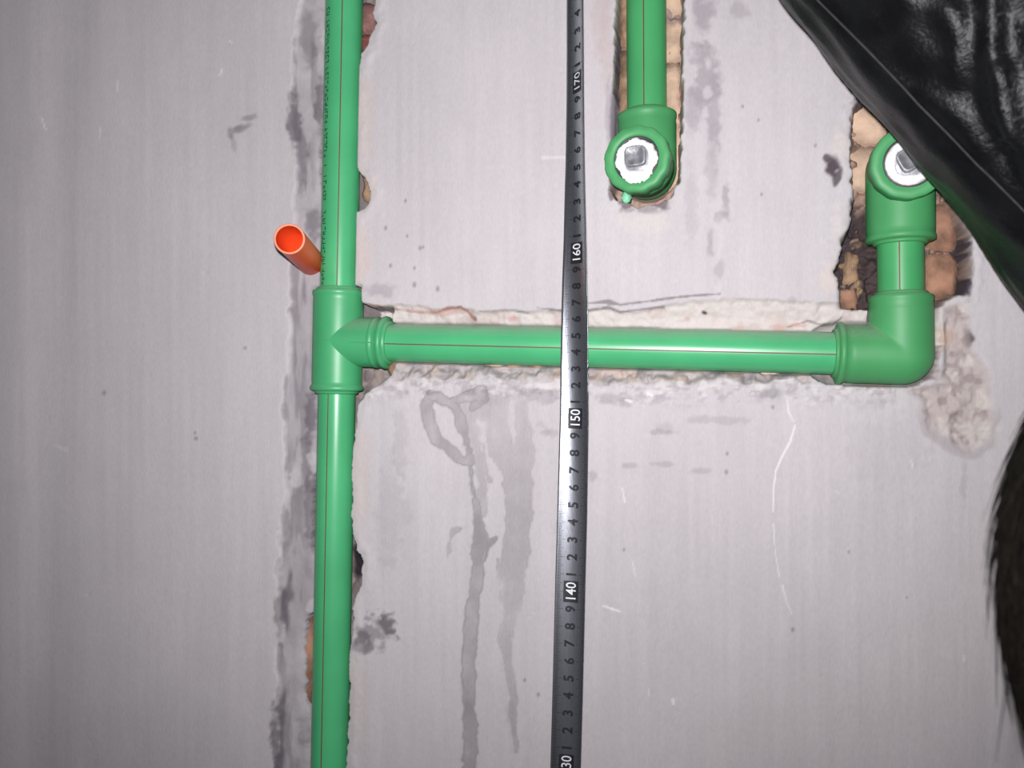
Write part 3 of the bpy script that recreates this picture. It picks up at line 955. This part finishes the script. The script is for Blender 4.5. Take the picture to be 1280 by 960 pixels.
PY_FLOOR = 1500.0
while spine(PY_FLOOR)[0].z > -1.516:          # the blade's zero end stands on the floor
    PY_FLOOR += 2
tape = thing('tape_measure', 'steel measuring tape blade with black centimetre numerals hanging in front of the branch pipe', 'tape measure', spine(PY_FLOOR)[0])
V, Fc = [], []
rows = list(np.arange(-440, 1500, 6.0)) + list(np.arange(1500, PY_FLOOR, 40.0)) + [PY_FLOOR]
NC = 14
for side in (0.0, -.00016):
    for py in rows:
        for i in range(NC + 1):
            V.append(on_tape(-TW / 2 + TW * i / NC, py, side))
nR = len(rows)
for sd_ in range(2):
    o0 = sd_ * nR * (NC + 1)
    for r in range(nR - 1):
        for i in range(NC):
            a = o0 + r * (NC + 1) + i
            q = (a, a + NC + 1, a + NC + 2, a + 1)
            Fc.append(q if sd_ == 0 else q[::-1])
for r in range(nR - 1):
    for i in (0, NC):
        a = r * (NC + 1) + i
        b2 = a + nR * (NC + 1)
        Fc.append((a, b2, b2 + NC + 1, a + NC + 1))
blade = obj('blade', (V, Fc), m_steel, tape)
# millimetre ticks along both edges
V, Fc = [], []


def tape_quad(V, Fc, c0, c1, y0, y1, lift, n=3):
    k = len(V)
    for i in range(n + 1):
        c = c0 + (c1 - c0) * i / n
        V.append(on_tape(c, y0, lift))
        V.append(on_tape(c, y1, lift))
    for i in range(n):
        Fc.append((k + 2 * i, k + 2 * i + 1, k + 2 * i + 3, k + 2 * i + 2))


for mm in range(1220, 1920):
    py = cm_py(mm / 10)
    hw = .24
    ln = .0030 if mm % 5 else (.0042 if mm % 10 else .0052)
    tape_quad(V, Fc, -TW / 2 + .0003, -TW / 2 + ln, py - hw, py + hw, .00005)
    tape_quad(V, Fc, TW / 2 - ln * .8, TW / 2 - .0003, py - hw, py + hw, .00005)
tk = obj('tick_marks', (V, Fc), m_black, tape, smooth=False)
tk['kind'] = 'stuff'


def glyphs(txt, size, bold=.012):
    cu = bpy.data.curves.new('glyph', 'FONT')
    cu.body = txt
    cu.size = 1.0
    cu.align_x = 'CENTER'
    cu.offset = bold
    cu.resolution_u = 4
    ob = bpy.data.objects.new('glyph', cu)
    C.objects.link(ob)
    dg = bpy.context.evaluated_depsgraph_get()
    m = ob.evaluated_get(dg).to_mesh()
    vs = [(v.co.x, v.co.y) for v in m.vertices]
    fs = [tuple(q.vertices) for q in m.polygons]
    ob.evaluated_get(dg).to_mesh_clear()
    bpy.data.objects.remove(ob)
    bpy.data.curves.remove(cu)
    y0, y1 = min(v[1] for v in vs), max(v[1] for v in vs)
    k = size / (y1 - y0)
    return [(x * k, (y - (y0 + y1) / 2) * k) for x, y in vs], fs


GL = {ch: glyphs(ch, .0062, .034) for ch in '123456789'}
for cm in range(123, 191):
    py = cm_py(cm)
    pxmm = (cm_py(cm) - cm_py(cm + 1)) / .010
    if cm % 10:
        g, fs = GL[str(cm % 10)]
        vs = [on_tape(-y + .0004, py - x * pxmm * .95, .00012) for x, y in g]     # numerals read upwards along the blade
        obj('numeral', (vs, fs), m_black, tape, smooth=False)
    else:
        V, Fc = [], []
        for k in range(6):
            tape_quad(V, Fc, -.0040, .0048, py - .0062 * pxmm + k * .0124 * pxmm / 6, py - .0062 * pxmm + (k + 1) * .0124 * pxmm / 6, .00006, 8)
        bx = obj('decade_box', (V, Fc), m_black, tape, smooth=False)
        g, fs = glyphs(str(cm), .0060, .004)
        xm = max(abs(v[0]) for v in g)
        vs = [on_tape(-y + .0004, py - x * (.0054 / xm) * pxmm, .00030) for x, y in g]
        obj('decade_numeral', (vs, fs), m_white, bx, smooth=False)

# ------------------------------------------------------------------ person at the right, arm raised to the top of the tape
m_skin = mat('skin', S(206, 160, 136), .55, var=.06, sss=.1)
m_leather = mat('black_leather', (.0040, .0042, .0050), .38, spec=.14, var=.3, vscale=60, bump=.4, bscale=520, bdist=.0009)
m_seam = mat('black_seam_thread', (.016, .016, .016), .8, var=.3, vscale=300)
m_trs = mat('dark_trousers', (.02, .022, .03), .9, var=.2, bump=.3)
m_shoe = mat('black_shoe', (.012, .012, .012), .5, var=.2)
m_hair = mat('dark_brown_hair', (.005, .0038, .0026), .7, spec=.08, var=.4, vscale=300)
m_eye = mat('eye', (.08, .05, .04), .2, var=.1)
FLOOR = -1.52
H = Vector((.1765, -.252, -.070))                     # head centre; the person faces the wall
elb = atz(1452, 268, .352)
wri = atz(968, -262, .372)
shR, shL = Vector((.345, -.235, -.235)), Vector((.015, -.275, -.285))
pts = dict(neck=Vector((.182, -.268, -.215)), chest=Vector((.185, -.275, -.38)), belly=Vector((.188, -.28, -.55)), pelvis=Vector((.19, -.28, -.70)))
elL, wrL = Vector((-.015, -.30, -.57)), Vector((.0, -.25, -.80))
hand_t = spine(-400)[0]


def ellipsoid(c, r, n=20):
    V, Fc = ball(Vector((0, 0, 0)), 1.0, n)
    return [Vector((c[0] + v.x * r[0], c[1] + v.y * r[1], c[2] + v.z * r[2])) for v in V], Fc


person = thing('person', 'person with dark hair in black leather jacket reaching up at the right edge', 'person', (.19, -.28, FLOOR))
P = []
# head with face towards the wall
P.append(ellipsoid(H + Vector((0, 0, .02)), (.074, .090, .092)))
P.append(ellipsoid(H + Vector((0, .022, -.045)), (.056, .062, .070)))
P.append(capsule(H + Vector((0, .070, -.092)), H + Vector((0, .060, -.088)), .020, .022))
P.append(capsule(H + Vector((0, .086, .006)), H + Vector((0, .104, -.032)), .008, .012))
P.append(capsule(H + Vector((-.024, .084, -.064)), H + Vector((.024, .084, -.064)), .006, .006))
P.append(capsule(H + Vector((-.018, .082, -.073)), H + Vector((.018, .082, -.073)), .006, .006))
for s in (-1, 1):
    P.append(ellipsoid(H + Vector((s * .076, -.004, -.006)), (.010, .019, .030)))
    P.append(capsule(H + Vector((s * .018, .088, .022)), H + Vector((s * .046, .078, .022)), .008, .007))
P.append(capsule(H + Vector((0, -.015, -.06)), pts['neck'], .052, .058))
for a, b_, r0, r1 in (('neck', 'chest', .06, .10), ('chest', 'belly', .11, .10), ('belly', 'pelvis', .10, .11)):
    P.append(capsule(pts[a], pts[b_], r0, r1))
P.append(capsule(pts['chest'] + Vector((0, 0, .1)), shR, .06, .05))
P.append(capsule(pts['chest'] + Vector((0, 0, .1)), shL, .06, .05))
for a, b_, r0, r1 in ((shR, elb, .048, .038), (elb, wri, .038, .027), (shL, elL, .048, .038), (elL, wrL, .038, .027)):
    P.append(capsule(a, b_, r0, r1))
for s in (-1, 1):
    hip = pts['pelvis'] + Vector((s * .085, 0, -.03))
    kn = Vector((.19 + s * .10, -.26, -1.08))
    an_ = Vector((.19 + s * .11, -.29, -1.44))
    P += [capsule(hip, kn, .078, .052), capsule(kn, an_, .050, .036), capsule(an_ + Vector((0, -.02, -.035)), an_ + Vector((0, .15, -.05)), .034, .026)]


def hand(wr, dirv, palmn, curl, L=.17, thumb=1):
    """palm and five separate, jointed fingers"""
    d = dirv.normalized()
    n_ = (palmn - d * palmn.dot(d)).normalized()
    s_ = d.cross(n_).normalized()
    out = [capsule(wr, wr + d * .035, .026, .024)]
    for k in (-1.5, -.5, .5, 1.5):
        out.append(capsule(wr + d * .03 + s_ * k * .012, wr + d * .085 + s_ * k * .0195, .014, .0105))
    for k, ln in ((-1.5, .064), (-.5, .078), (.5, .074), (1.5, .058)):
        q = wr + d * .085 + s_ * k * .0195
        dd = d.copy()
        for j, fr in enumerate((.45, .32, .23)):
            dd = (Matrix.Rotation(curl[j], 3, s_) @ dd).normalized()
            q2 = q + dd * ln * fr
            out.append(capsule(q, q2, .0092 - j * .0009, .0086 - j * .0009))
            q = q2
    q = wr + d * .022 - s_ * .018 * thumb
    for j, (ln, sd_) in enumerate(((.04, .85), (.032, .35), (.026, -.05))):
        q2 = q + (d * (1 - sd_ * .4) - s_ * sd_ * thumb + n_ * .45).normalized() * ln
        out.append(capsule(q, q2, .0125 - j * .0015, .0108 - j * .0013))
        q = q2
    return out


hd = (hand_t + Vector((.028, -.03, .0)) - wri)
P += hand(wri, hd, Vector((-.35, .9, -.1)), (-.45, -.65, -.5), thumb=1)
P += hand(wrL, Vector((.02, .05, -1)), Vector((1, 0, 0)), (-.25, -.35, -.25), thumb=-1)
co, no, fs = remesh(P, .0042, 3)
obj('body', ([Vector(v) for v in co.tolist()], fs), m_skin, person)
for s in (-1, 1):
    obj('eye', ball(H + Vector((s * .031, .079, .004)), .0115, 12), m_eye, person)
# jacket
J = []
J.append(capsule(pts['neck'] + Vector((0, -.01, .0)), pts['chest'], .078, .15))
for a, b_, r0, r1 in (('chest', 'belly', .135, .135), ('belly', 'pelvis', .135, .15)):
    for s in (-1, 1):
        J.append(capsule(pts[a] + Vector((s * .05, 0, 0)), pts[b_] + Vector((s * .04, 0, -.03)), r0 - .02, r1 - .02))
for sh in (shR, shL):
    J.append(capsule(pts['chest'] + Vector((0, 0, .08)), sh, .095, .070))
J += [capsule(shR, elb, .074, .062), capsule(elb, wri, .0635, .050), capsule(shL, elL, .070, .058), capsule(elL, wrL + (elL - wrL) * .1, .058, .048)]
fd = (wri - elb).normalized()
co, no, fs = remesh(J, .0034, 5)
# keep the hollow of the cuffs and collar plain; add folds along and across the sleeve
q = co - np.array(elb)
tl = q @ np.array(fd)
perp = q - tl[:, None] * np.array(fd)
e_a = np.array(FW - fd * FW.dot(fd))
e_a /= np.linalg.norm(e_a)
e_b = np.cross(np.array(fd), e_a)
ang = np.arctan2(perp @ e_b, perp @ e_a)
k = fbm(tl * 1000 + ang * 70, ang * 120, 60, 50, oct=3, seed=61) * .010 + fbm(tl * 1000 - ang * 40, ang * 60, 26, 40, oct=2, seed=63) * .002
kk = fbm(co[:, 0] * 1000 + 500, co[:, 2] * 1000 + co[:, 1] * 600, 70, 50, oct=3, seed=64) * .016
near = (np.linalg.norm(perp, axis=1) < .1) & (tl > -.05)
co = co + no * np.where(near, k, kk)[:, None]
dv = co - np.array(CAM)
dz_ = dv @ np.array(FW)
jx, jy = 640 + F * (dv @ np.array(RT)) / np.maximum(dz_, .05), 480 - F * (dv @ np.array(UP)) / np.maximum(dz_, .05)
for fold, hgt in (([(1236, -30), (1240, 30), (1238, 80), (1244, 128), (1260, 170)], .0026), ([(1254, 90), (1262, 135), (1276, 180), (1296, 220)], .0024), ([(1120, -20), (1124, 6), (1140, 40)], .0008), ([(1186, 10), (1200, 60), (1196, 100)], .0010), ([(1160, 120), (1186, 140), (1230, 190)], .0012)):
    bd_ = np.full(len(co), 999.0)
    for (ax_, ay_), (bx_, by_) in zip(fold[:-1], fold[1:]):
        t = np.clip(((jx - ax_) * (bx_ - ax_) + (jy - ay_) * (by_ - ay_)) / ((bx_ - ax_) ** 2 + (by_ - ay_) ** 2), 0, 1)
        bd_ = np.minimum(bd_, np.hypot(jx - ax_ - t * (bx_ - ax_), jy - ay_ - t * (by_ - ay_)))
    front = (no @ np.array(FW) < 0) & near
    co = co + no * (np.where(front, np.exp(-(bd_ / 13) ** 2) * hgt - np.exp(-((bd_ - 24) / 12) ** 2) * hgt * .45, 0))[:, None]
jv = [Vector(v) for v in co.tolist()]
jacket = obj('jacket', (jv, fs), m_leather, person, label='black leather jacket with a seam along the sleeve')
bvh = BVHTree.FromPolygons(jv, fs)
sp = [(1000, -28), (1022, 0), (1041, 19), (1060, 38), (1084, 62), (1107, 86), (1129, 109), (1150, 132), (1168, 150), (1186, 168), (1204, 187), (1222, 206), (1239, 222), (1256, 239), (1275, 258), (1296, 280)]
line = []
for i in range(len(sp) - 1):
    for t in np.linspace(0, 1, 6, endpoint=False):
        x = sp[i][0] + (sp[i + 1][0] - sp[i][0]) * t
        y = sp[i][1] + (sp[i + 1][1] - sp[i][1]) * t
        d_ = (atz(x, y, 1) - CAM).normalized()
        hit = bvh.ray_cast(CAM, d_)
        if hit[0] is not None:
            line.append(hit[0] + hit[1] * .0002)
if len(line) > 4:
    obj('sleeve_seam', tube_path(line, .0005, 6), m_seam, jacket)
# trousers and shoes
T = [capsule(pts['pelvis'] + Vector((-.06, 0, .06)), pts['pelvis'] + Vector((.06, 0, .06)), .125, .125)]
for s in (-1, 1):
    hip = pts['pelvis'] + Vector((s * .085, 0, -.03))
    kn = Vector((.19 + s * .10, -.26, -1.08))
    an_ = Vector((.19 + s * .11, -.29, -1.40))
    T += [capsule(hip, kn, .100, .074), capsule(kn, an_, .074, .062)]
    SH = [capsule((.19 + s * .11, -.335, -1.472), (.19 + s * .115, -.13, -1.480), .046, .038), capsule((.19 + s * .11, -.31, -1.44), (.19 + s * .11, -.27, -1.43), .046, .048)]
    co, no, f2 = remesh(SH, .006, 3)
    co[:, 2] = np.maximum(co[:, 2], FLOOR + .0005)
    obj('shoe', ([Vector(v) for v in co.tolist()], f2), m_shoe, person)
co, no, f2 = remesh(T, .008, 4)
co = co + no * (fbm(co[:, 0] * 1000 + 300, co[:, 2] * 1000, 80, 60, oct=2, seed=71) * .02)[:, None]
obj('trousers', ([Vector(v) for v in co.tolist()], f2), m_trs, person)
# hair: a thick cap open at the face, and loose strands
V, Fc = ellipsoid(H + Vector((0, -.012, .018)), (.089, .103, .107), 40)
keep = []
for i, v in enumerate(V):
    d_ = v - H
    keep.append(not (d_.y > .035 and d_.z < .055) and not (d_.z < -.075) and not (d_.y > -.01 and d_.z < -.035))
ph_ = np.array([[v.x, v.y, v.z] for v in V])
dis = fbm(np.arctan2(ph_[:, 1] - H.y, ph_[:, 0] - H.x) * 60, ph_[:, 2] * 300, 8, 26, oct=3, seed=75) * .012
V2 = []
for v, q_ in zip(V, dis):
    dr = (v - H).normalized()
    V2.append(v + dr * float(q_))
Fk = [f for f in Fc if len(f) <= 4 and all(keep[i] for i in f)]
used = sorted({i for f in Fk for i in f})
ix = {a: i for i, a in enumerate(used)}
hair = obj('hair', ([V2[i] for i in used], [tuple(ix[i] for i in f) for f in Fk]), m_hair, person)
V, Fc = [], []
rnd = random.Random(4)
for s in range(2600):
    a = rnd.uniform(0, 2 * math.pi)
    zc = rnd.uniform(-.55, .97)
    rr = math.sqrt(1 - zc * zc)
    d_ = Vector((rr * math.cos(a), rr * math.sin(a), zc))
    if d_.y > .3 and d_.z < .45:
        continue
    fly = rnd.random()
    pts_ = []
    ln = rnd.uniform(.03, .06)
    lift = .001 + (.010 * rnd.random() if fly > .93 else .003 * rnd.random())
    sw = rnd.uniform(-.5, .5)
    for i in range(6):
        t = i / 5
        dd = Vector((d_.x, d_.y, d_.z - t * ln / .1)).normalized()
        dd = Matrix.Rotation(sw * t * .5, 3, 'Z') @ dd
        e = Vector((dd.x * .089, dd.y * .103, dd.z * .107)) + Vector((0, -.012, .018))
        pts_.append(H + e + dd * (lift * (.3 + t * t) + .001))
    a_, b2 = tube_path(pts_, [.0003, .0003, .00028, .00022, .00016, .00006], 3)
    k = len(V)
    V += a_
    Fc += [tuple(i + k for i in q_) for q_ in b2]
st = obj('loose_strands', (V, Fc), m_hair, hair)
st['kind'] = 'stuff'
